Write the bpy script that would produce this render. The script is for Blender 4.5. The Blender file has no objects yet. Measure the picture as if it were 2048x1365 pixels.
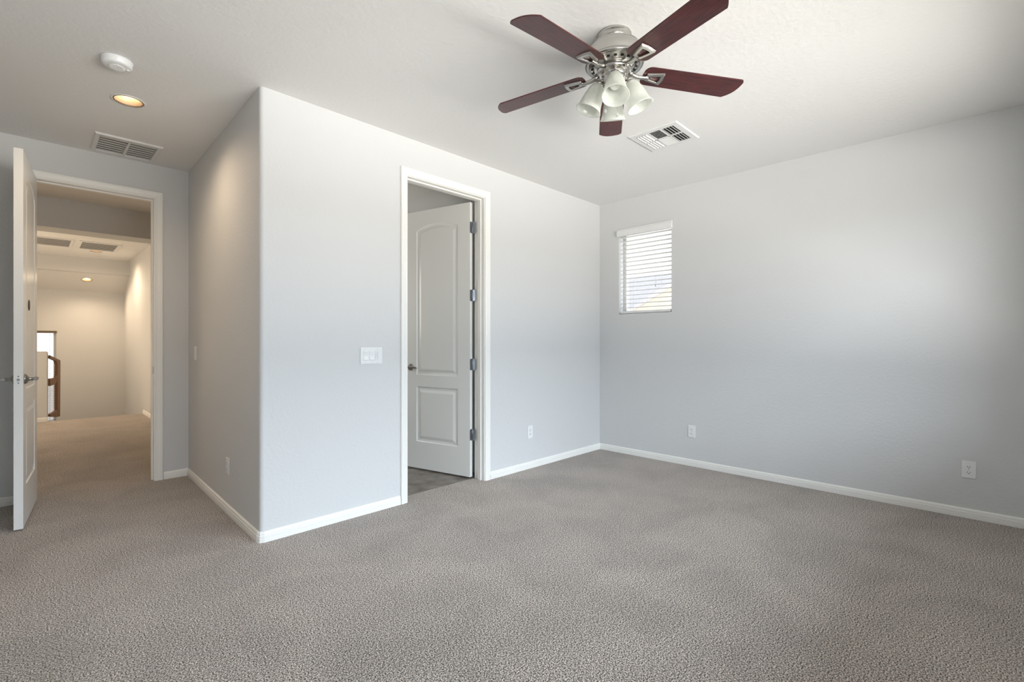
import bpy, bmesh, math, random
from mathutils import Vector, Matrix
random.seed(7)
PI = math.pi
C = bpy.context.scene.collection
S = bpy.context.scene

# ------------------------------------------------------------------ camera
CAM_Z = 1.206
cam_d = bpy.data.cameras.new('camera')
cam_d.sensor_width = 36.0
cam_d.lens = 953.0 / 2048.0 * 36.0
cam_d.shift_y = 1.5 / 2048.0
cam_d.clip_start = 0.02
cam = bpy.data.objects.new('camera', cam_d)
cam.location = (0, 0, CAM_Z)
cam.rotation_euler = (PI / 2, 0, -math.atan2(0.7105, 0.7037))
C.objects.link(cam)
S.camera = cam

# ------------------------------------------------------------------ view + world
S.view_settings.view_transform = 'Standard'
S.view_settings.look = 'None'
S.view_settings.exposure = 0.57
S.view_settings.gamma = 1.0
S.view_settings.use_curve_mapping = False

W = bpy.data.worlds.new('sky')
S.world = W
W.use_nodes = True
wn = W.node_tree
wn.nodes.clear()
wo = wn.nodes.new('ShaderNodeOutputWorld')
wb = wn.nodes.new('ShaderNodeBackground')
wt = wn.nodes.new('ShaderNodeTexCoord')
ws = wn.nodes.new('ShaderNodeSeparateXYZ')
wr = wn.nodes.new('ShaderNodeValToRGB')
wr.color_ramp.elements[0].position = 0.0
wr.color_ramp.elements[0].color = (1.0, 0.99, 0.97, 1)
wr.color_ramp.elements[1].position = 0.7
wr.color_ramp.elements[1].color = (0.84, 0.91, 1.0, 1)
wn.links.new(wt.outputs['Generated'], ws.inputs[0])
wn.links.new(ws.outputs['Z'], wr.inputs[0])
wn.links.new(wr.outputs[0], wb.inputs[0])
wb.inputs[1].default_value = 1.0
wn.links.new(wb.outputs[0], wo.inputs[0])

def area(name, loc, target, sx, sy, power, col, spread=PI):
    d = bpy.data.lights.new(name, 'AREA')
    d.shape = 'RECTANGLE'; d.size = sx; d.size_y = sy
    d.energy = power; d.color = col; d.spread = spread
    o = bpy.data.objects.new(name, d); C.objects.link(o)
    o.location = loc
    o.rotation_euler = (Vector(target) - Vector(loc)).to_track_quat('-Z', 'Y').to_euler()
    return o
# daylight at the big back window: open sky above, sunlit ground below
area('daylight_sky', (2.0, -6.2, 3.9), (2.2, -0.6, 1.6), 12.0, 3.0, 1250, (0.76, 0.88, 1.0))
area('daylight_ground', (0.9, -7.4, -0.9), (2.0, -0.6, 1.6), 15.0, 3.2, 2050, (1.0, 0.98, 0.93))
# warm fill lamps without fixtures, added to brighten the hall, hidden behind the door
area('fill_hall', (-1.15, 9.3, 1.45), (1.0, 9.3, 1.6), 3.0, 1.8, 34, (1.0, 0.79, 0.56))
area('fill_landing', (-1.15, 6.2, 1.1), (1.0, 6.2, 1.6), 1.2, 1.2, 3.6, (1.0, 0.66, 0.36))
# added bathroom fill lamp brightening the open door, out of view behind the wall
area('fill_bath', (1.60, 5.2, 1.7), (2.6, 3.9, 1.3), 0.8, 0.9, 8.5, (1.0, 0.95, 0.84))

# ------------------------------------------------------------------ materials
def srgb(r, g, b):
    f = lambda v: (v / 12.92 if v <= 0.04045 else ((v + 0.055) / 1.055) ** 2.4)
    return (f(r / 255), f(g / 255), f(b / 255), 1)

def mat(name, col, rough=0.5, metal=0.0, bump=None, spec=0.5, trans=0.0, coat=0.0, aniso=0.0):
    m = bpy.data.materials.new(name); m.use_nodes = True
    n = m.node_tree; p = n.nodes['Principled BSDF']
    p.inputs['Base Color'].default_value = col
    p.inputs['Roughness'].default_value = rough
    p.inputs['Metallic'].default_value = metal
    p.inputs['Specular IOR Level'].default_value = spec
    p.inputs['Transmission Weight'].default_value = trans
    p.inputs['Coat Weight'].default_value = coat
    p.inputs['Anisotropic'].default_value = aniso
    if bump:
        scale, strength, dist = bump
        tc = n.nodes.new('ShaderNodeTexCoord')
        t = n.nodes.new('ShaderNodeTexNoise'); t.inputs['Scale'].default_value = scale
        t.inputs['Detail'].default_value = 3.0
        b = n.nodes.new('ShaderNodeBump'); b.inputs['Strength'].default_value = strength
        b.inputs['Distance'].default_value = dist
        n.links.new(tc.outputs['Object'], t.inputs['Vector'])
        n.links.new(t.outputs['Fac'], b.inputs['Height'])
        n.links.new(b.outputs[0], p.inputs['Normal'])
    return m

M = {}
M['wall'] = mat('wall_paint', (0.655, 0.66, 0.66, 1), 0.62, bump=(55, 0.22, 0.006), spec=0.35)
M['hall_wall'] = M['wall']
M['ceiling'] = mat('ceiling_paint', (0.79, 0.785, 0.77, 1), 0.8, bump=(38, 0.25, 0.008), spec=0.25)
M['trim'] = mat('trim_white', (0.87, 0.86, 0.825, 1), 0.38)
M['door'] = mat('door_white', (0.80, 0.80, 0.775, 1), 0.28)
M['plate'] = mat('plate_white', (0.82, 0.83, 0.83, 1), 0.3)
M['vent'] = mat('vent_enamel', (0.74, 0.74, 0.73, 1), 0.45)
M['dark'] = mat('duct_dark', (0.012, 0.012, 0.013, 1), 0.8)
M['duct_grey'] = mat('duct_grey', (0.36, 0.345, 0.32, 1), 0.8)
M['nickel'] = mat('brushed_nickel', (0.54, 0.525, 0.50, 1), 0.20, 1.0, aniso=0.7)
_nt = M['nickel'].node_tree
_tg = _nt.nodes.new('ShaderNodeTangent'); _tg.direction_type = 'RADIAL'; _tg.axis = 'Z'
_nt.links.new(_tg.outputs[0], _nt.nodes['Principled BSDF'].inputs['Tangent'])
M['steel'] = mat('hinge_steel', (0.42, 0.44, 0.47, 1), 0.32, 1.0)
M['pewter'] = mat('lever_nickel', (0.40, 0.385, 0.36, 1), 0.28, 1.0)
M['vinyl'] = mat('blind_vinyl', (0.80, 0.80, 0.79, 1), 0.45)
M['slat_shade'] = mat('blind_slat', (0.52, 0.53, 0.55, 1), 0.5)
M['headrail'] = mat('brown_headrail', (0.14, 0.105, 0.075, 1), 0.5)
M['frame'] = mat('window_frame', (0.75, 0.75, 0.73, 1), 0.4)
M['cord'] = mat('cord', (0.7, 0.7, 0.68, 1), 0.8)
M['brown'] = mat('brown_painted_wood', (0.20, 0.105, 0.055, 1), 0.42)
M['stucco'] = mat('stucco', (0.86, 0.80, 0.66, 1), 0.9, bump=(40, 0.3, 0.02))
M['roof'] = mat('roof_tile', (0.40, 0.39, 0.43, 1), 0.85)
M['ground'] = mat('gravel', (0.45, 0.40, 0.34, 1), 0.95, bump=(20, 0.5, 0.03))
M['can'] = mat('copper_reflector', (0.88, 0.66, 0.46, 1), 0.35, 0.25)
M['rim'] = mat('can_rim_dark', (0.05, 0.035, 0.02, 1), 0.4)

def emission(name, col, s):
    m = bpy.data.materials.new(name); m.use_nodes = True
    n = m.node_tree; n.nodes.clear()
    o = n.nodes.new('ShaderNodeOutputMaterial'); e = n.nodes.new('ShaderNodeEmission')
    e.inputs[0].default_value = col; e.inputs[1].default_value = s
    n.links.new(e.outputs[0], o.inputs[0])
    return m
M['lamp'] = emission('lit_bulb', (1.0, 0.80, 0.52, 1), 7.0)

def pane_mat():
    m = bpy.data.materials.new('window_pane'); m.use_nodes = True
    n = m.node_tree; n.nodes.clear()
    o = n.nodes.new('ShaderNodeOutputMaterial'); mx = n.nodes.new('ShaderNodeMixShader')
    t = n.nodes.new('ShaderNodeBsdfTransparent'); g = n.nodes.new('ShaderNodeBsdfGlossy')
    g.inputs['Roughness'].default_value = 0.02
    mx.inputs[0].default_value = 0.07
    n.links.new(t.outputs[0], mx.inputs[1]); n.links.new(g.outputs[0], mx.inputs[2])
    n.links.new(mx.outputs[0], o.inputs[0])
    return m
M['pane'] = pane_mat()

def shade_mat():
    m = bpy.data.materials.new('alabaster_glass'); m.use_nodes = True
    n = m.node_tree; n.nodes.clear()
    o = n.nodes.new('ShaderNodeOutputMaterial')
    tc = n.nodes.new('ShaderNodeTexCoord'); no = n.nodes.new('ShaderNodeTexNoise')
    no.inputs['Scale'].default_value = 22; no.inputs['Distortion'].default_value = 1.2
    cr = n.nodes.new('ShaderNodeValToRGB')
    cr.color_ramp.elements[0].position = 0.3; cr.color_ramp.elements[0].color = (0.80, 0.82, 0.77, 1)
    cr.color_ramp.elements[1].position = 0.75; cr.color_ramp.elements[1].color = (0.93, 0.94, 0.90, 1)
    d = n.nodes.new('ShaderNodeBsdfDiffuse'); t = n.nodes.new('ShaderNodeBsdfTranslucent')
    g = n.nodes.new('ShaderNodeBsdfGlossy'); g.inputs['Roughness'].default_value = 0.15
    tr = n.nodes.new('ShaderNodeBsdfTransparent')
    m1 = n.nodes.new('ShaderNodeMixShader'); m1.inputs[0].default_value = 0.55
    m2 = n.nodes.new('ShaderNodeMixShader'); m2.inputs[0].default_value = 0.06
    m3 = n.nodes.new('ShaderNodeMixShader'); m3.inputs[0].default_value = 0.18
    L = n.links.new
    L(tc.outputs['Object'], no.inputs['Vector']); L(no.outputs['Fac'], cr.inputs[0])
    L(cr.outputs[0], d.inputs[0]); L(cr.outputs[0], t.inputs[0])
    L(d.outputs[0], m1.inputs[1]); L(t.outputs[0], m1.inputs[2])
    L(m1.outputs[0], m2.inputs[1]); L(g.outputs[0], m2.inputs[2])
    L(m2.outputs[0], m3.inputs[1]); L(tr.outputs[0], m3.inputs[2])
    L(m3.outputs[0], o.inputs[0])
    return m
M['shade'] = shade_mat()
M['bulb'] = mat('frosted_bulb', (0.85, 0.85, 0.80, 1), 0.25)
M['crystal'] = mat('crystal', (0.95, 0.95, 0.95, 1), 0.05, trans=0.8)

def wood_mat():
    m = mat('mahogany_blade', (0.12, 0.03, 0.03, 1), 0.36, coat=0.25)
    n = m.node_tree; p = n.nodes['Principled BSDF']
    tc = n.nodes.new('ShaderNodeTexCoord'); mp = n.nodes.new('ShaderNodeMapping')
    mp.inputs['Scale'].default_value = (5, 70, 20)
    no = n.nodes.new('ShaderNodeTexNoise'); no.inputs['Scale'].default_value = 1.6
    no.inputs['Detail'].default_value = 6; no.inputs['Distortion'].default_value = 0.6
    cr = n.nodes.new('ShaderNodeValToRGB')
    cr.color_ramp.elements[0].position = 0.28; cr.color_ramp.elements[0].color = (0.028, 0.006, 0.007, 1)
    cr.color_ramp.elements[1].position = 0.75; cr.color_ramp.elements[1].color = (0.105, 0.018, 0.018, 1)
    L = n.links.new
    L(tc.outputs['Object'], mp.inputs[0]); L(mp.outputs[0], no.inputs['Vector'])
    L(no.outputs['Fac'], cr.inputs[0]); L(cr.outputs[0], p.inputs['Base Color'])
    return m
M['wood'] = wood_mat()

def carpet_mat():
    m = mat('carpet_pile', (0.3, 0.28, 0.26, 1), 0.95, spec=0.1)
    n = m.node_tree; p = n.nodes['Principled BSDF']
    p.inputs['Sheen Weight'].default_value = 0.25
    p.inputs['Sheen Roughness'].default_value = 0.6
    L = n.links.new
    tc = n.nodes.new('ShaderNodeTexCoord')
    vo = n.nodes.new('ShaderNodeTexVoronoi'); vo.inputs['Scale'].default_value = 170
    vo.inputs['Randomness'].default_value = 1.0
    ns = n.nodes.new('ShaderNodeTexNoise'); ns.inputs['Scale'].default_value = 175
    ns.inputs['Detail'].default_value = 2; ns.inputs['Roughness'].default_value = 0.6
    big = n.nodes.new('ShaderNodeTexNoise'); big.inputs['Scale'].default_value = 2.2
    big.inputs['Detail'].default_value = 4; big.inputs['Distortion'].default_value = 0.8
    cr = n.nodes.new('ShaderNodeValToRGB')
    cr.color_ramp.elements[0].position = 0.40; cr.color_ramp.elements[0].color = (0.035, 0.027, 0.021, 1)
    e = cr.color_ramp.elements.new(0.50); e.color = (0.365, 0.311, 0.264, 1)
    cr.color_ramp.elements[-1].position = 0.585; cr.color_ramp.elements[-1].color = (0.79, 0.70, 0.625, 1)
    L(tc.outputs['Object'], vo.inputs['Vector']); L(tc.outputs['Object'], ns.inputs['Vector'])
    L(tc.outputs['Object'], big.inputs['Vector'])
    mm = n.nodes.new('ShaderNodeMapRange'); mm.inputs[1].default_value = 0.35; mm.inputs[2].default_value = 0.65
    mm.inputs[3].default_value = 0.90; mm.inputs[4].default_value = 1.10
    L(big.outputs['Fac'], mm.inputs[0])
    mx = n.nodes.new('ShaderNodeVectorMath'); mx.operation = 'SCALE'
    L(ns.outputs['Fac'], cr.inputs[0])
    L(cr.outputs[0], mx.inputs[0]); L(mm.outputs[0], mx.inputs['Scale'])
    L(mx.outputs[0], p.inputs['Base Color'])
    ad = n.nodes.new('ShaderNodeMath'); ad.operation = 'SUBTRACT'
    L(ns.outputs['Fac'], ad.inputs[0]); L(vo.outputs['Distance'], ad.inputs[1])
    b = n.nodes.new('ShaderNodeBump'); b.inputs['Strength'].default_value = 0.8; b.inputs['Distance'].default_value = 0.007
    L(ad.outputs[0], b.inputs['Height']); L(b.outputs[0], p.inputs['Normal'])
    return m
M['carpet'] = carpet_mat()

def tile_mat():
    m = mat('bath_vinyl', (0.14, 0.125, 0.11, 1), 0.45)
    n = m.node_tree; p = n.nodes['Principled BSDF']
    tc = n.nodes.new('ShaderNodeTexCoord'); no = n.nodes.new('ShaderNodeTexNoise')
    no.inputs['Scale'].default_value = 9; no.inputs['Detail'].default_value = 6
    cr = n.nodes.new('ShaderNodeValToRGB')
    cr.color_ramp.elements[0].position = 0.3; cr.color_ramp.elements[0].color = (0.12, 0.105, 0.09, 1)
    cr.color_ramp.elements[1].position = 0.7; cr.color_ramp.elements[1].color = (0.27, 0.24, 0.215, 1)
    L = n.links.new
    L(tc.outputs['Object'], no.inputs['Vector']); L(no.outputs['Fac'], cr.inputs[0]); L(cr.outputs[0], p.inputs['Base Color'])
    return m
M['tile'] = tile_mat()

def roof_mat():
    n = M['roof'].node_tree; p = n.nodes['Principled BSDF']
    tc = n.nodes.new('ShaderNodeTexCoord'); b = n.nodes.new('ShaderNodeTexBrick')
    b.inputs['Scale'].default_value = 3.0
    b.inputs['Color1'].default_value = (0.82, 0.79, 0.80, 1); b.inputs['Color2'].default_value = (0.72, 0.70, 0.72, 1)
    b.inputs['Mortar'].default_value = (0.58, 0.56, 0.60, 1)
    n.links.new(tc.outputs['Object'], b.inputs['Vector']); n.links.new(b.outputs[0], p.inputs['Base Color'])
roof_mat()

# ------------------------------------------------------------------ mesh helpers
def box(bm, x0, x1, y0, y1, z0, z1, mi=0, bevel=0.0):
    t = bmesh.new()
    v = [t.verts.new((x, y, z)) for x in (x0, x1) for y in (y0, y1) for z in (z0, z1)]
    for q in ((0, 1, 3, 2), (4, 6, 7, 5), (0, 4, 5, 1), (2, 3, 7, 6), (0, 2, 6, 4), (1, 5, 7, 3)):
        t.faces.new([v[i] for i in q])
    if bevel > 0:
        bmesh.ops.bevel(t, geom=list(t.edges), offset=bevel, segments=2, affect='EDGES')
    merge(bm, t, Matrix(), mi)

def merge(bm, t, mtx=None, mi=0):
    mtx = mtx or Matrix()
    vm = {}
    for v in t.verts: vm[v] = bm.verts.new(mtx @ v.co)
    for f in t.faces:
        try:
            nf = bm.faces.new([vm[v] for v in f.verts]); nf.material_index = mi if mi else f.material_index
            nf.smooth = f.smooth
        except ValueError: pass
    t.free()

def lathe(bm, prof, n=40, mtx=None, mi=0, smooth=True, close=False):
    t = bmesh.new(); rings = []
    for r, z in prof:
        if r < 1e-6: rings.append([t.verts.new((0, 0, z))])
        else: rings.append([t.verts.new((r * math.cos(2 * PI * k / n), r * math.sin(2 * PI * k / n), z)) for k in range(n)])
    pairs = list(zip(rings, rings[1:])) + ([(rings[-1], rings[0])] if close else [])
    for a, b in pairs:
        for k in range(n):
            k2 = (k + 1) % n
            if len(a) == 1 and len(b) == 1: continue
            if len(a) == 1: f = t.faces.new((a[0], b[k], b[k2]))
            elif len(b) == 1: f = t.faces.new((a[k], b[0], a[k2]))
            else: f = t.faces.new((a[k], b[k], b[k2], a[k2]))
            f.smooth = smooth
    bmesh.ops.recalc_face_normals(t, faces=list(t.faces))
    merge(bm, t, mtx, mi)

def prism(bm, pts, d0, d1, axes='xyz', mi=0, bevel=0.0, smooth=False):
    """closed 2-D outline extruded; axes: first two letters = outline axes, third = extrusion axis"""
    idx = ['xyz'.index(c) for c in axes]
    def mk(p, d):
        v = [0, 0, 0]; v[idx[0]] = p[0]; v[idx[1]] = p[1]; v[idx[2]] = d
        return v
    t = bmesh.new()
    a = [t.verts.new(mk(p, d0)) for p in pts]; b = [t.verts.new(mk(p, d1)) for p in pts]
    n = len(pts)
    for i in range(n):
        f = t.faces.new((a[i], a[(i + 1) % n], b[(i + 1) % n], b[i])); f.smooth = smooth
    t.faces.new(a); t.faces.new(b[::-1])
    bmesh.ops.recalc_face_normals(t, faces=list(t.faces))
    if bevel > 0:
        bmesh.ops.bevel(t, geom=list(t.edges), offset=bevel, segments=2, affect='EDGES')
    merge(bm, t, None, mi)

def tube(bm, pts, r, n=10, mi=0, closed=False):
    t = bmesh.new(); rings = []
    P = [Vector(p) for p in pts]
    R = r if isinstance(r, (list, tuple)) else [r] * len(P)
    ref = None
    for i, p in enumerate(P):
        d = (P[min(i + 1, len(P) - 1)] - P[max(i - 1, 0)]).normalized()
        if ref is None:
            ref = d.orthogonal().normalized()
        u = (ref - d * ref.dot(d)).normalized(); ref = u; w = d.cross(u)
        rings.append([t.verts.new(p + (u * math.cos(2 * PI * k / n) + w * math.sin(2 * PI * k / n)) * R[i]) for k in range(n)])
    for a, b in zip(rings, rings[1:]):
        for k in range(n):
            f = t.faces.new((a[k], a[(k + 1) % n], b[(k + 1) % n], b[k])); f.smooth = True
    t.faces.new(rings[0][::-1]); t.faces.new(rings[-1])
    bmesh.ops.recalc_face_normals(t, faces=list(t.faces))
    merge(bm, t, None, mi)

def obj(name, bm, mats, parent=None, loc=(0, 0, 0), rot=(0, 0, 0), label=None):
    me = bpy.data.meshes.new(name)
    bm.to_mesh(me); bm.free()
    for m in (mats if isinstance(mats, (list, tuple)) else [mats]):
        me.materials.append(M[m])
    o = bpy.data.objects.new(name, me); C.objects.link(o)
    o.location = loc; o.rotation_euler = rot
    if parent: o.parent = parent
    if label: o['label'] = label
    return o

def tag(o, label, cat, group=None, kind=None):
    o['label'] = label; o['category'] = cat
    if group: o['group'] = group
    if kind: o['kind'] = kind
    return o

def thing(name, label, cat, loc=(0, 0, 0), rot=(0, 0, 0), group=None):
    o = bpy.data.objects.new(name, None); C.objects.link(o)
    o.empty_display_size = 0.05
    o.location = loc; o.rotation_euler = rot
    return tag(o, label, cat, group)

def struct(name, bm, mats, label, cat, loc=(0, 0, 0), rot=(0, 0, 0)):
    return tag(obj(name, bm, mats, None, loc, rot), label, cat, kind='structure')

def dup(root, loc, rot, label):
    r = root.copy(); C.objects.link(r); r.location = loc; r.rotation_euler = rot; r['label'] = label
    for ch in list(root.children):
        c = ch.copy(); C.objects.link(c); c.parent = r
        for g in list(ch.children):
            d = g.copy(); C.objects.link(d); d.parent = c
    return r

# ------------------------------------------------------------------ dimensions (metres)
H = 2.74
XR = 4.513          # right wall face
YC = 3.078          # centre wall face
XS = 0.965          # side wall face at the bullnose corner
XS2 = 1.003         # side wall face at the entry wall
YE = 5.11           # entry wall face
XL, YB = -0.65, -0.65   # left and back walls of the bedroom
T = 0.12
XH = 1.33           # hall right wall
D1 = (-0.010, 0.750, 2.445)   # entry door opening
D2 = (1.992, 2.763, 2.450)    # bath door opening
YST = 10.06         # top of the stairs
YF = 12.40          # far wall of the stairwell

# ------------------------------------------------------------------ floor and ceiling
b = bmesh.new()
t = -0.05
box(b, XL, XR, YB, YC, t, 0)
box(b, XL, 1.02, YC, YE, t, 0)
box(b, D1[0] - 0.02, D1[1] + 0.02, YE, YE + T, t, 0)
box(b, D2[0] - 0.02, D2[1] + 0.02, YC, 3.205, t, 0)
box(b, -1.2, XH, YE + T, YST - 0.015, t, 0)
tube(b, [(-1.2, YST - 0.02, -0.022), (XH, YST - 0.02, -0.022)], 0.022, 12)
box(b, -1.2, XH, YST - 0.02, YST, -0.20, -0.02)
struct('floor', b, 'carpet', 'taupe grey cut pile carpet running through bedroom and hall', 'carpet')

b = bmesh.new()
box(b, 1.11, 2.90, 3.205, 6.0, -0.05, -0.004)
struct('floor_bath', b, 'tile', 'brown grey vinyl floor behind the bathroom door', 'floor')

b = bmesh.new()
for k in range(8):
    box(b, -1.2, XH, YST + 0.27 * k, min(YST + 0.27 * (k + 1), YF), -0.19 * (k + 1) - 0.25, -0.19 * (k + 1), bevel=0.012)
struct('floor_stairs', b, 'carpet', 'carpeted steps going down at the end of the hall', 'stairs')

def sheet_with_holes(x0, x1, y0, y1, holes, thick=0.0):
    bm = bmesh.new()
    def loop(pts):
        vs = [bm.verts.new((x, y, 0)) for x, y in pts]
        return [bm.edges.new((vs[i], vs[(i + 1) % len(vs)])) for i in range(len(vs))]
    es = loop([(x0, y0), (x1, y0), (x1, y1), (x0, y1)])
    for cx, cy, r in holes:
        es += loop([(cx + r * math.cos(2 * PI * k / 40), cy + r * math.sin(2 * PI * k / 40)) for k in range(40)])
    bmesh.ops.triangle_fill(bm, edges=es, use_beauty=True)
    for f in bm.faces:
        if f.normal.z > 0: f.normal_flip()
    return bm
CAN_R = 0.078
cans = [(0.437, 3.869), (0.777, 10.69)]
b = sheet_with_holes(-1.32, XR + T, YB - T, 11.70, [(x, y, CAN_R) for x, y in cans])
struct('ceiling', b, 'ceiling', 'white textured ceiling with a soft fan shadow', 'ceiling', (0, 0, H))
b = bmesh.new()
box(b, -1.32, XR + T, YB - T, YF + T, H + 0.25, H + 0.33)  # closed deck out of view, added to keep sky light from leaking in
box(b, -1.32, XR + T, YF, YF + T, H, H + 0.25); box(b, XR, XR + T, YB, YF, H, H + 0.25)
box(b, -1.32, -1.2, YB, YF, H, H + 0.25); box(b, -1.2, XR, YB - T, YB, H, H + 0.25)
struct('ceiling_roof', b, 'ceiling', 'unseen attic deck above the ceiling, added against stray light', 'ceiling')

# sloped ceiling over the stairs, local x = X, local y = along slope
SL0 = Vector((0, 11.70, 2.467)); SL1 = Vector((0, YF, 2.190))
sl_len = (SL1 - SL0).length; sl_ang = math.atan2(SL1.z - SL0.z, SL1.y - SL0.y)
sx_, sy_ = 0.737, 0.27
b = sheet_with_holes(-1.2, XH, 0, sl_len, [(sx_, sy_, CAN_R * 0.95)])
struct('ceiling_slope', b, 'ceiling', 'sloped ceiling over the stairwell holding a lit downlight', 'ceiling', tuple(SL0), (sl_ang, 0, 0))

# ------------------------------------------------------------------ walls
def wall_x(bm, x0, x1, y0, y1, holes, z0=0.0, z1=H):
    """wall running along X with rectangular holes (xa, xb, za, zb)"""
    x = x0
    for xa, xb, za, zb in sorted(holes):
        box(bm, x, xa, y0, y1, z0, z1)
        if za > z0: box(bm, xa, xb, y0, y1, z0, za)
        if zb < z1: box(bm, xa, xb, y0, y1, zb, z1)
        x = xb
    box(bm, x, x1, y0, y1, z0, z1)
def wall_y(bm, x0, x1, y0, y1, holes, z0=0.0, z1=H):
    y = y0
    for ya, yb, za, zb in sorted(holes):
        box(bm, x0, x1, y, ya, z0, z1)
        if za > z0: box(bm, x0, x1, ya, yb, z0, za)
        if zb < z1: box(bm, x0, x1, ya, yb, zb, z1)
        y = yb
    box(bm, x0, x1, y, y1, z0, z1)

J = 0.018   # jamb thickness
b = bmesh.new()
wall_x(b, 1.10, XR, YC, YC + T, [(D2[0] - J, D2[1] + J, 0, D2[2] + J)])
struct('wall_center', b, 'wall', 'pale grey painted wall around the white bathroom doorway', 'wall')
# side wall with the bullnose corner
b = bmesh.new()
r = 0.024
pts = [(XS2, YE)] + [(XS + r - r * math.cos(a), YC + r - r * math.sin(a)) for a in [k * PI / 2 / 8 for k in range(9)]] + [(1.10, YC), (1.12, YE)]
prism(b, pts, 0, H, 'xyz')
for f in b.faces:
    if abs(f.normal.z) < 0.1: f.smooth = False
struct('wall_side', b, 'wall', 'shaded grey wall with a rounded corner beside the entry door', 'wall')
b = bmesh.new()
WIN = (2.222, 2.830, 1.505, 2.415)
wall_y(b, XR, XR + 0.15, YB - T, YC + T, [WIN])
struct('wall_right', b, 'wall', 'long grey wall with the small blind covered window', 'wall')
b = bmesh.new()
BW = (0.15, 3.70, 0.92, 2.32)
wall_x(b, XL, XR, YB - T, YB, [BW])
struct('wall_back', b, 'wall', 'bedroom wall behind the viewer with the large window', 'wall')
b = bmesh.new()
box(b, XL - T, XL, YB - T, YE + T, 0, H)
struct('wall_left', b, 'wall', 'bedroom wall left of the entry door', 'wall')
b = bmesh.new()
wall_x(b, XL, 1.12, YE, YE + T, [(D1[0] - J, D1[1] + J, 0, D1[2] + J)])
struct('wall_entry', b, 'wall', 'grey wall around the open entry doorway', 'wall')
# bath
b = bmesh.new()
box(b, 2.88, 2.98, YC + T, 6.0, 0, H)
struct('wall_bath_right', b, 'wall', 'dim bathroom wall behind the open white door', 'wall')
b = bmesh.new()
box(b, 1.0, 2.98, 6.0, 6.1, 0, H); box(b, 1.02, 1.12, YE + T, 6.0, 0, H)
struct('wall_bath_back', b, 'wall', 'far bathroom wall behind the open white door', 'wall')
# hall
b = bmesh.new()
box(b, XH, XH + T, 6.1, YF + T, -3.0, H); box(b, 1.12, XH + T, YE + T - 0.02, YE + T, 0, H); box(b, XH - 0.002, XH + T, YE + T, 6.1, 0, H)
struct('wall_hall_right', b, 'hall_wall', 'cream lit right wall of the hall', 'wall')
b = bmesh.new()
box(b, -1.32, -1.2, YE, YF + T, -3.0, H); box(b, -1.2, XL, YE, YE + T, 0, H)
struct('wall_hall_left', b, 'hall_wall', 'left wall of the hall behind the open door', 'wall')
b = bmesh.new()
HW = (-0.36, 0.335, -0.30, 1.405)
wall_x(b, -1.2, XH, YF, YF + T, [HW], z0=-3.0, z1=H)
struct('wall_hall_far', b, 'hall_wall', 'cream far wall of the stairwell with narrow window', 'wall')
b = bmesh.new()
box(b, -1.2, XH, 7.04, 7.375, 2.425, H)
struct('wall_hall_header', b, 'hall_wall', 'dark dropped header just inside the hall', 'wall')
b = bmesh.new()
prism(b, [(11.60, H + 0.02), (11.60, 2.482), (11.606, 2.473), (11.616, 2.470), (11.70, 2.466), (11.70, H + 0.02)], -1.24, XH + 0.04, 'yzx')
struct('wall_stair_header', b, 'hall_wall', 'cream dropped header before the stair ceiling', 'wall')
b = bmesh.new()
box(b, -1.2, 0.183, 10.05, 10.17, -0.2, 1.06, bevel=0.012)
struct('wall_half', b, 'hall_wall', 'waist high half wall at the top of the stairs', 'wall')

# ------------------------------------------------------------------ baseboards
PROF = [(0, 0), (0.0135, 0), (0.0135, 0.022), (0.0115, 0.0235), (0.0115, 0.0265), (0.0135, 0.028), (0.0130, 0.040),
        (0.0095, 0.043), (0.0095, 0.046), (0.0110, 0.048), (0.0085, 0.058), (0.005, 0.063), (0, 0.064)]
def baseboard(name, path, label):
    """path: list of (x, y); the board stands on the left of the walking direction"""
    bm = bmesh.new(); P = [Vector((x, y)) for x, y in path]; rings = []
    for i, p in enumerate(P):
        ns = []
        if i > 0: d = (P[i] - P[i - 1]).normalized(); ns.append(Vector((-d.y, d.x)))
        if i < len(P) - 1: d = (P[i + 1] - P[i]).normalized(); ns.append(Vector((-d.y, d.x)))
        n = ns[0] if len(ns) == 1 else (ns[0] + ns[1]) / (1 + ns[0].dot(ns[1]))
        rings.append([bm.verts.new((p.x + n.x * o, p.y + n.y * o, z)) for o, z in PROF])
    k = len(PROF)
    for a, c in zip(rings, rings[1:]):
        for j in range(k):
            bm.faces.new((a[j], a[(j + 1) % k], c[(j + 1) % k], c[j]))
    bm.faces.new(rings[0][::-1]); bm.faces.new(rings[-1])
    bmesh.ops.recalc_face_normals(bm, faces=list(bm.faces))
    return struct(name, bm, 'trim', label, 'baseboard')
CW = 0.062
baseboard('baseboard_right', [(XR, YB), (XR, YC), (D2[1] + CW + 0.004, YC)], 'white baseboard around the right room corner')
rr = 0.024
arc = [(XS + rr - rr * math.sin(a), YC + rr - rr * math.cos(a)) for a in (0, PI / 4, PI / 2)]
baseboard('baseboard_side', [(D2[0] - CW - 0.004, YC)] + arc + [(XS2, YE), (D1[1] + CW + 0.004, YE)], 'white baseboard wrapping the rounded corner')
baseboard('baseboard_left', [(D1[0] - CW - 0.004, YE), (XL, YE), (XL, YB)], 'white baseboard in shade behind the entry door')
baseboard('baseboard_hall', [(XH, YE + T), (XH, YST - 0.05)], 'white baseboard along the right hall wall')
baseboard('baseboard_half', [(0.18, 10.05), (-1.2, 10.05)], 'white baseboard at the foot of the half wall')

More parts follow.
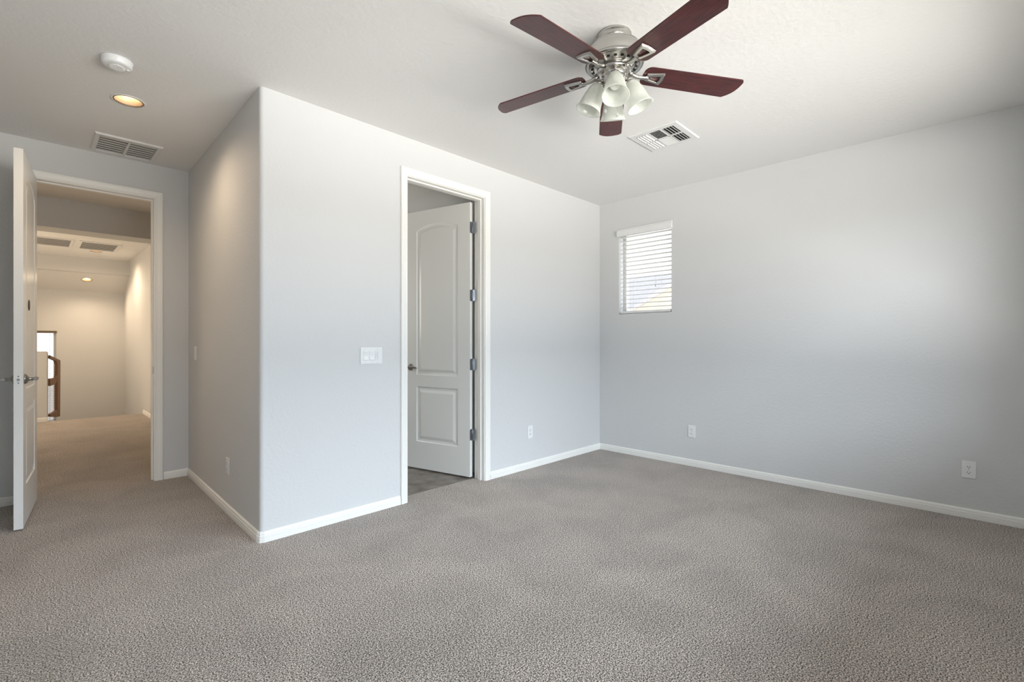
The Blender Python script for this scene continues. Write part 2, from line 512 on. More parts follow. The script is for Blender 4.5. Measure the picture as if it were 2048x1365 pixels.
# ------------------------------------------------------------------ door trim
def casing(bm, x0, x1, z1, yface, sgn):
    prof = [(0.006, 0), (0.006, 0.010), (0.014, 0.013), (0.020, 0.0115), (0.026, 0.0135), (0.040, 0.0155), (0.046, 0.0175), (CW - 0.004, 0.0175), (CW, 0.014), (CW, 0)]
    rings = []
    for fx in ((lambda o: (x0 - o, 0)), (lambda o: (x0 - o, z1 + o)), (lambda o: (x1 + o, z1 + o)), (lambda o: (x1 + o, 0))):
        rings.append([bm.verts.new((fx(o)[0], yface + sgn * d, fx(o)[1])) for o, d in prof])
    k = len(prof)
    for a, c in zip(rings, rings[1:]):
        for j in range(k):
            bm.faces.new((a[j], a[(j + 1) % k], c[(j + 1) % k], c[j]))
    bm.faces.new(rings[0]); bm.faces.new(rings[-1][::-1])
def jamb(bm, x0, x1, z1, y0, y1, stop_y):
    box(bm, x0 - J, x0, y0, y1, 0, z1); box(bm, x1, x1 + J, y0, y1, 0, z1); box(bm, x0 - J, x1 + J, y0, y1, z1, z1 + J)
    s0, s1 = stop_y
    box(bm, x0, x0 + 0.011, s0, s1, 0, z1); box(bm, x1 - 0.011, x1, s0, s1, 0, z1); box(bm, x0 + 0.011, x1 - 0.011, s0, s1, z1 - 0.011, z1)
b = bmesh.new()
casing(b, D1[0], D1[1], D1[2], YE, -1); casing(b, D1[0], D1[1], D1[2], YE + T, 1)
jamb(b, D1[0], D1[1], D1[2], YE - 0.001, YE + T + 0.001, (YE + 0.046, YE + 0.085))
bmesh.ops.recalc_face_normals(b, faces=list(b.faces))
t1 = struct('trim_1', b, 'trim', 'white casing and jamb around the entry doorway', 'door trim')
b = bmesh.new()
box(b, D1[1] - 0.0025, D1[1] + 0.001, YE + 0.008, YE + 0.034, 0.93, 0.99)
obj('strike_plate', b, 'pewter', t1, label='dark metal strike plate')
b = bmesh.new()
casing(b, D2[0], D2[1], D2[2], YC, -1); casing(b, D2[0], D2[1], D2[2], YC + T, 1)
jamb(b, D2[0], D2[1], D2[2], YC - 0.001, YC + T + 0.001, (YC + 0.035, YC + T - 0.046))
bmesh.ops.recalc_face_normals(b, faces=list(b.faces))
struct('trim_2', b, 'trim', 'white casing and jamb around the bathroom doorway', 'door trim')

# ------------------------------------------------------------------ doors
def door_leaf(w, h, th, z0):
    """slab x 0..w, y 0..th, with an arched upper panel and a square lower panel on both faces"""
    bm = bmesh.new()
    xa, xb = 0.135, w - 0.135
    zt, rise = h - 0.185, 0.056
    half = (xb - xa) / 2; R = (half * half + rise * rise) / (2 * rise)
    mid = (xa + xb) / 2; zc = zt + rise - R
    def low(d):
        return [(xa + d, z0 + 0.252 + d), (xb - d, z0 + 0.252 + d), (xb - d, z0 + 0.770 - d), (xa + d, z0 + 0.770 - d)]
    def up(d):
        a0 = math.asin((half - d) / (R - d))
        return [(xa + d, z0 + 0.880 + d), (xb - d, z0 + 0.880 + d)] + [
            (mid + (R - d) * math.sin(a), zc + (R - d) * math.cos(a)) for a in [a0 - 2 * a0 * k / 20 for k in range(21)]]
    steps = [(0.0, 0.0), (0.006, -0.007), (0.020, -0.009), (0.030, -0.0085), (0.052, -0.0015), (0.056, -0.001)]
    for face in (0, 1):
        y = th if face else 0.0; s = 1 if face else -1
        def loop(pts, dy):
            vs = [bm.verts.new((px, y + s * dy, pz)) for px, pz in pts]
            return vs
        edges = []
        outer = loop([(0, z0), (w, z0), (w, h), (0, h)], 0)
        edges += [bm.edges.new((outer[i], outer[(i + 1) % 4])) for i in range(4)]
        inner = []
        for pl in (low, up):
            prev = None
            for d, dy in steps:
                vs = loop(pl(d), dy)
                if prev is None:
                    edges += [bm.edges.new((vs[i], vs[(i + 1) % len(vs)])) for i in range(len(vs))]
                else:
                    for i in range(len(vs)):
                        j = (i + 1) % len(vs)
                        bm.faces.new((prev[i], prev[j], vs[j], vs[i]))
                prev = vs
            bm.faces.new(prev)
        bmesh.ops.triangle_fill(bm, edges=edges, use_beauty=True)
        if face: o1 = outer
        else: o0 = outer
    for i in range(4):
        bm.faces.new((o0[i], o0[(i + 1) % 4], o1[(i + 1) % 4], o1[i]))
    bmesh.ops.recalc_face_normals(bm, faces=list(bm.faces))
    return bm
def lever(bm, x, z, yface, s, tip=-1):
    """rosette on the face at yface, s = outward sign, lever towards tip*x"""
    rot = Matrix.Translation((x, yface, z)) @ Matrix.Rotation(-s * PI / 2, 4, 'X')
    lathe(bm, [(0, 0), (0.033, 0), (0.033, 0.004), (0.026, 0.012), (0.014, 0.018), (0.0105, 0.024), (0.0105, 0.046), (0, 0.046)], 28, rot)
    yy = yface + s * 0.052
    tube(bm, [(x - tip * 0.012, yy, z), (x, yy, z), (x + tip * 0.03, yy, z + 0.002), (x + tip * 0.07, yy, z + 0.001), (x + tip * 0.105, yy - s * 0.004, z - 0.004), (x + tip * 0.118, yy - s * 0.010, z - 0.007)],
         [0.010, 0.0125, 0.0105, 0.009, 0.0085, 0.006], 14)
def hinge(bm, z, th):
    """knuckle at the pivot edge, leaf plates folded out on each side"""
    tube(bm, [(0.002, -0.006, z - 0.052), (0.002, -0.006, z + 0.052)], 0.0065, 12)
    for q in (-0.056, 0.056):
        lathe(bm, [(0, -0.004), (0.005, -0.003), (0.0065, 0.0), (0.005, 0.003), (0, 0.004)], 12, Matrix.Translation((0.002, -0.006, z + q)))
DW, DH = 0.757, 2.435
d1 = obj('door_1', door_leaf(DW, DH, 0.043, 0.014), 'door', None, (-0.010, YE - 0.004, 0), (0, 0, -math.radians(95.1)))
tag(d1, 'white two panel entry door standing open beside the hall', 'door', kind='structure')
b = bmesh.new(); lever(b, DW - 0.062, 0.965, 0.043, 1); lever(b, DW - 0.062, 0.965, 0.0, -1)
obj('door_handle', b, 'pewter', d1, label='brushed metal lever handle')
b = bmesh.new(); box(b, DW - 0.001, DW + 0.0012, 0.009, 0.034, 0.937, 0.993)
box(b, DW, DW + 0.009, 0.015, 0.028, 0.957, 0.973, mi=1, bevel=0.003)
for z in (0.944, 0.986): lathe(b, [(0, 0.0008), (0.004, 0.0008), (0.004, 0.0018), (0, 0.0022)], 12, Matrix.Translation((DW, 0.0215, z)) @ Matrix.Rotation(PI / 2, 4, 'Y'), mi=1)
obj('latch_plate', b, ['plate', 'pewter'], d1, label='pale latch plate with dark bolt and screws on the door edge')
b = bmesh.new(); lathe(b, [(0, 0), (0.036, 0), (0.036, 0.002), (0.032, 0.004), (0, 0.004)], 32, Matrix.Translation((DW - 0.285, 0.0425, 1.455)) @ Matrix.Rotation(-PI / 2, 4, 'X'))
obj('round_plate', b, 'rim', d1, label='dark round disc on the door face')
for z in (0.25, 0.93, 1.61, 2.20):
    b = bmesh.new(); hinge(b, z, 0.043)
    obj('hinge', b, 'steel', d1, label='steel butt hinge')

d2 = obj('door_2', door_leaf(DW, DH, 0.035, 0.014), 'door', None, (2.750, YC + T + 0.020, 0), (0, 0, math.radians(103.8)))
tag(d2, 'white arched panel bathroom door swung inward', 'door', kind='structure')
b = bmesh.new(); lever(b, DW - 0.062, 0.965, 0.035, 1); lever(b, DW - 0.062, 0.965, 0.0, -1)
obj('door_handle', b, 'pewter', d2, label='dark metal lever handle')
for z in (0.385, 1.005, 1.615, 2.215):
    b = bmesh.new()
    # plate on the leaf edge (x = 0 face), with rounded corners, and plate on the jamb
    pl = []
    for (cx, cz, a0) in ((0.029, z - 0.042, -90), (0.029, z + 0.042, 0)):
        for k in range(5):
            a = math.radians(a0 + 90 * k / 4); pl.append((cx + 0.008 * math.cos(a) - 0.001, cz + 0.008 * math.sin(a)))
    pl += [(0.0, z + 0.050), (0.0, z - 0.050)]
    prism(b, pl, -0.003, 0.0, 'yzx')
    # jamb leaf, turned back by the door's opening angle
    t = bmesh.new(); prism(t, [(p[0], p[1]) for p in pl], -0.003, 0.0, 'yzx')
    ang = math.radians(180 - 103.8)
    merge(b, t, Matrix.Translation((-0.002, 0.0, 0)) @ Matrix.Rotation(ang, 4, 'Z'))
    tube(b, [(-0.003, -0.004, z - 0.050), (-0.003, -0.004, z + 0.050)], 0.006, 12)
    bmesh.ops.recalc_face_normals(b, faces=list(b.faces))
    obj('hinge', b, 'steel', d2, label='steel butt hinge')

# ------------------------------------------------------------------ windows
def window_unit(name, axis, face, a0, a1, z0, z1, depth, label, mull=False):
    """frame + pane set at the outer side of the wall. axis 'x': wall along X; 'y': wall along Y"""
    fw = 0.035
    def bx(bm, u0, u1, d0, d1, za, zb, bev=0.003):
        if axis == 'x': box(bm, u0, u1, face + d0, face + d1, za, zb, bevel=bev)
        else: box(bm, face + d0, face + d1, u0, u1, za, zb, bevel=bev)
    d0, d1 = depth
    b = bmesh.new()
    bx(b, a0, a0 + fw, d0, d1, z0, z1); bx(b, a1 - fw, a1, d0, d1, z0, z1)
    bx(b, a0 + fw, a1 - fw, d0, d1, z0, z0 + fw); bx(b, a0 + fw, a1 - fw, d0, d1, z1 - fw, z1)
    if mull: m = (a0 + a1) / 2; bx(b, m - 0.02, m + 0.02, d0, d1, z0 + fw, z1 - fw)
    w = struct(name, b, 'frame', label, 'window')
    b = bmesh.new(); m = (d0 + d1) / 2
    bx(b, a0 + fw - 0.004, a1 - fw + 0.004, m - 0.002, m + 0.002, z0 + fw - 0.004, z1 - fw + 0.004, 0)
    obj('pane', b, 'pane', w)
    return w
window_unit('window_1', 'y', XR, WIN[0], WIN[1], WIN[2], WIN[3], (0.095, 0.14), 'small high window in the right wall behind a white blind')
window_unit('window_2', 'x', YF, HW[0], HW[1], HW[2], HW[3], (0.06, 0.11), 'tall narrow window over the stairs with a blind')
window_unit('window_3', 'x', YB, BW[0], BW[1], BW[2], BW[3], (-0.11, -0.06), 'large bedroom window behind the viewer', mull=True)

# side window blind: local origin at the window's lower edge centre; wall face x = 0, room is -x
WW = WIN[1] - WIN[0]; HH = WIN[3] - WIN[2]
bl = thing('window_blind', 'white horizontal slat blind in the small high window on the right wall', 'blind', (XR, (WIN[0] + WIN[1]) / 2, WIN[2]), (0, 0, 0))
b = bmesh.new()
vp = [(-0.018, HH - 0.072), (-0.026, HH - 0.066), (-0.026, HH - 0.014), (-0.020, HH - 0.006), (-0.020, HH + 0.004), (-0.010, HH + 0.008), (-0.002, HH + 0.008), (-0.002, HH - 0.072)]
prism(b, vp, -WW / 2 - 0.010, WW / 2 + 0.010, 'xzy')
obj('valance', b, 'vinyl', bl)
b = bmesh.new(); box(b, 0.012, 0.062, -WW / 2 + 0.008, WW / 2 - 0.008, HH - 0.045, HH - 0.004, bevel=0.003)
obj('headrail', b, 'vinyl', bl)
NS = 18; zs0, zs1 = 0.070, HH - 0.075
for k in range(NS):
    z = zs0 + (zs1 - zs0) * k / (NS - 1)
    b = bmesh.new()
    sec = [(0.012, 0.0), (0.024, 0.0022), (0.037, 0.003), (0.050, 0.0022), (0.062, 0.0), (0.062, -0.0028), (0.050, -0.0006), (0.037, 0.0002), (0.024, -0.0006), (0.012, -0.0028)]
    prism(b, sec, -WW / 2 + 0.010, WW / 2 - 0.010, 'xzy')
    obj('slat', b, 'vinyl', bl, (0, 0, z))
b = bmesh.new(); box(b, 0.004, 0.062, -WW / 2 + 0.008, WW / 2 - 0.008, 0.006, 0.032, bevel=0.006)
obj('bottom_rail', b, 'vinyl', bl)
for yy in (-WW * 0.27, WW * 0.27):
    b = bmesh.new()
    for xx in (0.011, 0.063):
        tube(b, [(xx, yy, 0.03), (xx, yy, HH - 0.05)], 0.0009, 6)
    obj('ladder_cord', b, 'cord', bl)
b = bmesh.new()
tube(b, [(0.006, -WW * 0.22, HH - 0.06), (0.006, -WW * 0.22, 0.30)], 0.001, 6)
tube(b, [(0.006, -WW * 0.20, HH - 0.06), (0.006, -WW * 0.20, 0.30)], 0.001, 6)
lathe(b, [(0, 0.03), (0.003, 0.028), (0.008, 0), (0, -0.002)], 12, Matrix.Translation((0.006, -WW * 0.21, 0.27)))
obj('pull_cord', b, 'cord', bl)
# hall blind, hung on the far wall
HWW = HW[1] - HW[0]
hb = thing('window_blind', 'white slat blind with a brown headrail on the narrow stair window', 'blind', ((HW[0] + HW[1]) / 2, YF, HW[2]), (0, 0, 0))
hh = HW[3] - HW[2]
b = bmesh.new(); box(b, -HWW / 2 - 0.01, HWW / 2 + 0.01, -0.03, 0.055, hh - 0.036, hh + 0.005, bevel=0.004)
obj('headrail', b, 'headrail', hb)
n = 36
for k in range(n):
    z = 0.05 + (hh - 0.12) * k / (n - 1)
    b = bmesh.new()
    box(b, -HWW / 2 + 0.008, HWW / 2 - 0.008, 0.004, 0.052, z - 0.0015, z + 0.0015)
    obj('slat', b, 'vinyl', hb)
b = bmesh.new(); box(b, -HWW / 2 + 0.008, HWW / 2 - 0.008, 0.004, 0.052, 0.006, 0.026, bevel=0.004)
obj('bottom_rail', b, 'vinyl', hb)
for xx in (-0.2, 0.0, 0.26):
    b = bmesh.new(); tube(b, [(xx, 0.002, 0.02), (xx, 0.002, hh - 0.05)], 0.002, 6)
    obj('ladder_cord', b, 'cord', hb)

# ------------------------------------------------------------------ ceiling fan
FX, FY, FZ = 2.052, 1.314, H
fan = thing('ceiling_fan', 'brushed nickel ceiling fan with five dark red wood blades and frosted glass lamps', 'ceiling fan', (FX, FY, FZ))
b = bmesh.new()
lathe(b, [(0, 0), (0.076, 0), (0.085, -0.004), (0.086, -0.014), (0.080, -0.020), (0.081, -0.024), (0.079, -0.036), (0.068, -0.046), (0.052, -0.052), (0, -0.052)], 56)
obj('canopy', b, 'nickel', fan)
b = bmesh.new()
lathe(b, [(0, -0.044), (0.064, -0.047), (0.088, -0.050), (0.107, -0.056), (0.122, -0.065), (0.125, -0.069), (0.121, -0.073), (0.132, -0.080), (0.138, -0.092), (0.139, -0.128),
          (0.136, -0.134), (0.139, -0.139), (0.145, -0.144), (0.146, -0.151), (0.141, -0.157), (0.134, -0.158), (0.130, -0.153), (0.122, -0.153), (0.118, -0.158), (0.088, -0.166), (0.084, -0.169), (0, -0.170)], 64)
mh = obj('motor_housing', b, 'nickel', fan)
# cooling slots round the lower bowl
b = bmesh.new()
for k in range(20):
    a = 2 * PI * k / 20
    t = bmesh.new(); box(t, -0.0115, 0.0115, -0.0075, 0.0075, -0.0015, 0.0015, bevel=0.001)
    merge(b, t, Matrix.Rotation(a, 4, 'Z') @ Matrix.Translation((0.103, 0, -0.162)) @ Matrix.Rotation(math.atan2(0.008, 0.030), 4, 'Y'))
obj('vent_band', b, 'dark', mh, label='dark cooling slots round the motor')
b = bmesh.new()
lathe(b, [(0, -0.167), (0.076, -0.169), (0.084, -0.175), (0.084, -0.187), (0.078, -0.194), (0.068, -0.197), (0.065, -0.201), (0, -0.201)], 48)
obj('flywheel', b, 'nickel', fan)
ZB = -0.180            # blade plane below the ceiling
PH = math.radians(34.75)
def blade_mesh():
    b = bmesh.new()
    r0, r1, w0, w1 = 0.150, 0.664, 0.064, 0.070
    pts = []
    def corner(cx, cy, rad, a0, a1, n=6):
        for k in range(n + 1):
            a = math.radians(a0 + (a1 - a0) * k / n); pts.append((cx + rad * math.cos(a), cy + rad * math.sin(a)))
    corner(r0 + 0.035, -w0 + 0.035, 0.035, 180, 270)
    corner(r1 - 0.014, -w1 + 0.012, 0.012, 270, 340, 4)
    # tip: a shallow arc sweeping back to the trailing corner
    for k in range(13):
        q = k / 12.0
        yy = -w1 + 0.018 + (2 * w1 - 0.018) * q
        pts.append((r1 + 0.003 - 0.050 * q ** 3.0, yy))
    corner(r0 + 0.035, w0 - 0.035, 0.035, 90, 180)
    prism(b, pts, -0.003, 0.003, 'xyz', bevel=0.0012)
    return b
def iron_mesh():
    b = bmesh.new()
    # trapezoid loop under the blade
    zt, zb = -0.0035, -0.013
    out = [(0.166, -0.024), (0.254, -0.043), (0.259, 0.0), (0.254, 0.043), (0.166, 0.024)]
    inn = [(0.182, -0.010), (0.236, -0.022), (0.239, 0.0), (0.236, 0.022), (0.182, 0.010)]
    t = bmesh.new()
    V = {}
    for nm, L in (('o', out), ('i', inn)):
        for zz in (zt, zb):
            V[nm, zz] = [t.verts.new((x if nm == 'i' or zz == zt else x + (0.003 if x > 0.2 else -0.003) * -1, y * (1 if nm == 'i' or zz == zt else 0.9), zz)) for x, y in L]
    n = 5
    for i in range(n):
        j = (i + 1) % n
        t.faces.new((V['o', zt][i], V['o', zt][j], V['i', zt][j], V['i', zt][i]))
        t.faces.new((V['o', zb][i], V['i', zb][i], V['i', zb][j], V['o', zb][j]))
        t.faces.new((V['o', zt][i], V['o', zb][i], V['o', zb][j], V['o', zt][j]))
        t.faces.new((V['i', zt][i], V['i', zt][j], V['i', zb][j], V['i', zb][i]))
    bmesh.ops.recalc_face_normals(t, faces=list(t.faces))
    bmesh.ops.bevel(t, geom=list(t.edges), offset=0.0015, segments=2, affect='EDGES')
    merge(b, t)
    # arm back to the flywheel, dipping like a goose neck
    tube(b, [(0.186, 0, -0.010), (0.166, 0, -0.011), (0.142, 0, -0.013), (0.120, 0, -0.013), (0.100, 0, -0.006), (0.078, 0, 0.000)], [0.008, 0.010, 0.0105, 0.0105, 0.011, 0.011], 14)
    lathe(b, [(0, -0.006), (0.010, -0.005), (0.012, 0), (0.010, 0.005), (0, 0.006)], 18, Matrix.Translation((0.170, 0, -0.009)))
    return b
b0 = None
for k in range(5):
    a = PH + 2 * PI * k / 5
    pitch = math.radians(-8.0); droop = math.radians(3.6)
    if b0 is None:
        b0 = obj('blade', blade_mesh(), 'wood', fan); i0 = obj('blade_iron', iron_mesh(), 'nickel', b0)
        bl_, ir_ = b0, i0
    else:
        bl_ = b0.copy(); C.objects.link(bl_); bl_.parent = fan
        ir_ = i0.copy(); C.objects.link(ir_); ir_.parent = bl_
    bl_.location = (0, 0, ZB); bl_.rotation_mode = 'XYZ'
    bl_.rotation_euler = (Matrix.Rotation(a, 3, 'Z') @ Matrix.Rotation(droop, 3, 'Y') @ Matrix.Rotation(pitch, 3, 'X')).to_euler()
# light kit
b = bmesh.new()
lathe(b, [(0, -0.197), (0.058, -0.199), (0.062, -0.203), (0.057, -0.207), (0.056, -0.240), (0.058, -0.246), (0.052, -0.255), (0.035, -0.264), (0.014, -0.269), (0, -0.270)], 48)
obj('light_fitter', b, 'nickel', fan)
def shade_prof():
    o = [(0.025, 0.000), (0.031, 0.008), (0.038, 0.024), (0.044, 0.045), (0.0495, 0.068), (0.053, 0.091), (0.0565, 0.111), (0.061, 0.127), (0.066, 0.136)]
    i = [(r - 0.0035, z) for r, z in o[::-1]]
    return o + i
KA = math.radians(212.7 + 3)
s0 = None
for k in range(4):
    a = KA + PI / 2 * k
    tilt = math.radians(22)
    out = Vector((math.cos(a), math.sin(a), 0))
    base = out * 0.072 + Vector((0, 0, -0.230))
    d = out * math.sin(tilt) + Vector((0, 0, -math.cos(tilt)))
    rotm = d.to_track_quat('Z', 'Y').to_matrix().to_4x4()
    b = bmesh.new()
    tube(b, [out * 0.044 + Vector((0, 0, -0.224)), out * 0.058 + Vector((0, 0, -0.224)), base, base + d * 0.006], 0.008, 12)
    lathe(b, [(0, -0.004), (0.014, -0.004), (0.022, 0.002), (0.029, 0.010), (0.030, 0.022), (0.027, 0.026), (0.020, 0.026), (0, 0.026)], 28, Matrix.Translation(base) @ rotm)
    obj('socket', b, 'nickel', fan)
    if s0 is None:
        b = bmesh.new(); lathe(b, shade_prof(), 44, close=True); s0 = obj('glass_shade', b, 'shade', fan)
        b = bmesh.new(); lathe(b, [(0, 0.0), (0.012, 0.0), (0.013, 0.022), (0.018, 0.035), (0.025, 0.050), (0.027, 0.062), (0.022, 0.076), (0.012, 0.084), (0, 0.086)], 24)
        u0 = obj('bulb', b, 'bulb', s0)
        sh = s0
    else:
        sh = s0.copy(); C.objects.link(sh); sh.parent = fan
        uu = u0.copy(); C.objects.link(uu); uu.parent = sh
    sh.location = base + d * 0.014
    sh.rotation_euler = rotm.to_euler()
for (px, py, ln) in ((0.052, 0.012, 0.115), (0.004, 0.053, 0.10)):
    b = bmesh.new()
    n = int(ln / 0.0042)
    for q in range(n):
        lathe(b, [(0, -0.0017), (0.0017, 0), (0, 0.0017)], 6, Matrix.Translation((px, py, -0.248 - q * 0.0042)))
    pc = obj('pull_chain', b, 'nickel', fan)
    b = bmesh.new(); lathe(b, [(0, 0.012), (0.003, 0.011), (0.008, 0.0), (0.007, -0.006), (0, -0.014)], 8, Matrix.Translation((px, py, -0.248 - ln - 0.012)), smooth=False)
    obj('crystal_fob', b, 'crystal', pc, label='clear faceted pull')

# ------------------------------------------------------------------ ceiling registers
def frame_rect(bm, w, l, fw, z0, z1):
    """flat rectangular ring, outer w x l, width fw, bevelled down to the ceiling"""
    o = [(-w / 2, -l / 2), (w / 2, -l / 2), (w / 2, l / 2), (-w / 2, l / 2)]
    o2 = [(x * (1 - 0.012 / w), y * (1 - 0.012 / l)) for x, y in o]
    i = [(x - math.copysign(fw, x), y - math.copysign(fw, y)) for x, y in o]
    L = [[bm.verts.new((x, y, z)) for x, y in P] for P, z in ((o, z1), (o, z1 - 0.003), (o2, z0), (i, z0), (i, z1 + 0.012))]
    for a, c in zip(L, L[1:]):
        for k in range(4):
            bm.faces.new((a[k], a[(k + 1) % 4], c[(k + 1) % 4], c[k]))
    bmesh.ops.recalc_face_normals(bm, faces=list(bm.faces))
# supply register by the fan
vx0, vx1, vy0, vy1 = 3.142, 3.523, 1.514, 1.893
w, l = vx1 - vx0, vy1 - vy0
v = thing('air_vent', 'square white supply vent with three banks of louvers near the fan', 'vent', ((vx0 + vx1) / 2, (vy0 + vy1) / 2, H))
b = bmesh.new(); box(b, -w / 2 + 0.03, w / 2 - 0.03, -l / 2 + 0.03, l / 2 - 0.03, -0.003, -0.0005)
obj('duct_opening', b, 'dark', v, label='dark opening behind the louvers')
b = bmesh.new(); frame_rect(b, w, l, 0.045, -0.008, 0.0)
iw, il = w - 0.09, l - 0.09
box(b, -iw / 2, iw / 2, il / 6 - 0.005, il / 6 + 0.005, -0.009, -0.003); box(b, -iw / 2, iw / 2, -il / 6 - 0.005, -il / 6 + 0.005, -0.009, -0.003)
box(b, -0.006, 0.006, -il / 2, il / 2, -0.009, -0.003)
obj('frame', b, 'vent', v)
def louver(par, cx, cy, ln, ax, ang, wd=0.020, m='vent', zc=-0.0078, th=0.0012):
    b = bmesh.new(); box(b, -ln / 2, ln / 2, -wd / 2, wd / 2, -th / 2, th / 2)
    R = Matrix.Rotation(0 if ax == 'x' else PI / 2, 3, 'Z') @ Matrix.Rotation(math.radians(ang), 3, 'X')
    return obj('louver', b, m, par, (cx, cy, zc), R.to_euler())
for sx in (-1, 1):
    cx = sx * (iw / 4 + 0.003); ln = iw / 2 - 0.010
    for q in range(4):
        yy = il / 6 + 0.005 + (il / 3 - 0.008) * (q + 0.5) / 4
        louver(v, cx, yy, ln, 'x', -28, 0.0190)            # far bank, leaning one way
        louver(v, cx, -yy, ln, 'x', 32, 0.0135)          # near bank, leaning the other way
    for q in range(6):
        xx = sx * (0.006 + (iw / 2 - 0.010) * (q + 0.5) / 6)
        louver(v, xx, 0, il / 3 - 0.012, 'y', -36 * (1 if sx < 0 else -1), 0.011 if sx < 0 else 0.0185)
# return grille over the entry
ex0, ex1, ey0, ey1 = 0.328, 0.737, 4.595, 5.035
w, l = ex1 - ex0, ey1 - ey0
g = thing('air_vent', 'white ceiling grille with two louvered halves above the entry doorway', 'vent', ((ex0 + ex1) / 2, (ey0 + ey1) / 2, H))
b = bmesh.new(); box(b, -w / 2 + 0.02, w / 2 - 0.02, -l / 2 + 0.02, l / 2 - 0.02, -0.003, -0.0005)
obj('duct_opening', b, 'duct_grey', g)
b = bmesh.new(); frame_rect(b, w, l, 0.032, -0.012, 0.0); box(b, -0.008, 0.008, -l / 2 + 0.03, l / 2 - 0.03, -0.012, -0.003)
obj('frame', b, 'vent', g)
for sx in (-1, 1):
    n = 7
    for q in range(n):
        yy = -l / 2 + 0.036 + (l - 0.072) * (q + 0.5) / n
        louver(g, sx * (w / 4 - 0.012), yy, w / 2 - 0.044, 'x', 7, 0.041, zc=-0.0080)
# two large return grilles in the hall ceiling
def hall_grille(cx, label):
    w, l = 0.50, 0.80
    g = thing('air_vent', label, 'vent', (cx, 10.10, H))
    b = bmesh.new(); box(b, -w / 2 + 0.02, w / 2 - 0.02, -l / 2 + 0.02, l / 2 - 0.02, -0.003, -0.0005)
    obj('duct_opening', b, 'dark', g)
    b = bmesh.new(); frame_rect(b, w, l, 0.038, -0.014, 0.0)
    obj('frame', b, 'vent', g)
    for q in range(10):
        yy = -l / 2 + 0.045 + (l - 0.09) * (q + 0.5) / 10
        louver(g, 0, yy, w - 0.08, 'x', 4, 0.045, zc=-0.010)
    return g
hall_grille(0.765, 'louvered return grille in the hall ceiling, right of the pair')
hall_grille(0.215, 'louvered return grille in the hall ceiling, left of the pair')

# ------------------------------------------------------------------ smoke detector and downlights
sd = thing('smoke_detector', 'round white smoke detector on the ceiling above the entry downlight', 'smoke detector', (0.330, 3.353, H))
b = bmesh.new()
lathe(b, [(0, 0), (0.068, 0), (0.070, -0.004), (0.070, -0.010), (0.067, -0.012), (0.067, -0.028), (0.063, -0.035), (0.054, -0.038), (0, -0.039)], 48)
obj('body', b, 'plate', sd)
b = bmesh.new()
for q in range(-4, 5):
    hw = math.sqrt(max(0.0, 0.034 ** 2 - (q * 0.0075) ** 2))
    if hw > 0.006: box(b, -hw, hw, q * 0.0075 - 0.002, q * 0.0075 + 0.002, -0.043, -0.037, bevel=0.001)
obj('grille', b, 'vent', sd, rot=(0, 0, math.radians(20)))
b = bmesh.new(); lathe(b, [(0, -0.037), (0.009, -0.037), (0.009, -0.0405), (0.007, -0.042), (0, -0.042)], 20, Matrix.Translation((0.046, 0.0, 0)))
obj('test_button', b, 'plate', sd)

def downlight(loc, rot, label, energy, R=CAN_R):
    d = thing('recessed_light', label, 'downlight', loc, rot)
    s = R / 0.078
    b = bmesh.new()
    lathe(b, [(0.0765 * s, 0.0), (0.0765 * s, -0.003), (0.082 * s, -0.004), (0.091 * s, -0.002), (0.092 * s, 0.0)], 48, close=True)
    obj('trim_ring', b, 'vent', d)
    b = bmesh.new()
    lathe(b, [(0.0775 * s, -0.003), (0.0755 * s, -0.0042), (0.0725 * s, -0.003), (0.0725 * s, 0.004), (0.0775 * s, 0.004)], 48, close=True)
    obj('inner_rim', b, 'rim', d)
    b = bmesh.new()
    lathe(b, [(0.0755 * s, 0.002), (0.070 * s, 0.05), (0.060 * s, 0.10), (0.050 * s, 0.125), (0, 0.126), (0, 0.130), (0.054 * s, 0.129), (0.064 * s, 0.102), (0.074 * s, 0.05), (0.0775 * s, 0.002)], 48, close=True)
    obj('reflector', b, 'can', d, label='copper coloured inner reflector')
    b = bmesh.new()
    lathe(b, [(0, 0.045), (0.030, 0.046), (0.046, 0.052), (0.048, 0.060), (0.034, 0.085), (0.018, 0.110), (0, 0.118)], 32)
    obj('bulb', b, 'lamp', d, label='lit warm bulb')
    L = bpy.data.lights.new('downlight_beam', 'SPOT'); L.energy = energy; L.color = (1.0, 0.76, 0.52)
    L.spot_size = math.radians(165); L.spot_blend = 1.0; L.shadow_soft_size = 0.045
    lo = bpy.data.objects.new('downlight_beam', L); C.objects.link(lo); lo.parent = d; lo.location = (0, 0, -0.010)
    return d
downlight((cans[0][0], cans[0][1], H), (0, 0, 0), 'recessed downlight glowing copper in the bedroom ceiling near the smoke detector', 22)
downlight((cans[1][0], cans[1][1], H), (0, 0, 0), 'small recessed downlight in the flat hall ceiling beside the grille', 52)
p = SL0 + Vector((sx_, sy_ * math.cos(sl_ang), sy_ * math.sin(sl_ang)))
downlight(tuple(p), (sl_ang, 0, 0), 'bright recessed downlight in the sloped stair ceiling', 32, CAN_R * 0.95)

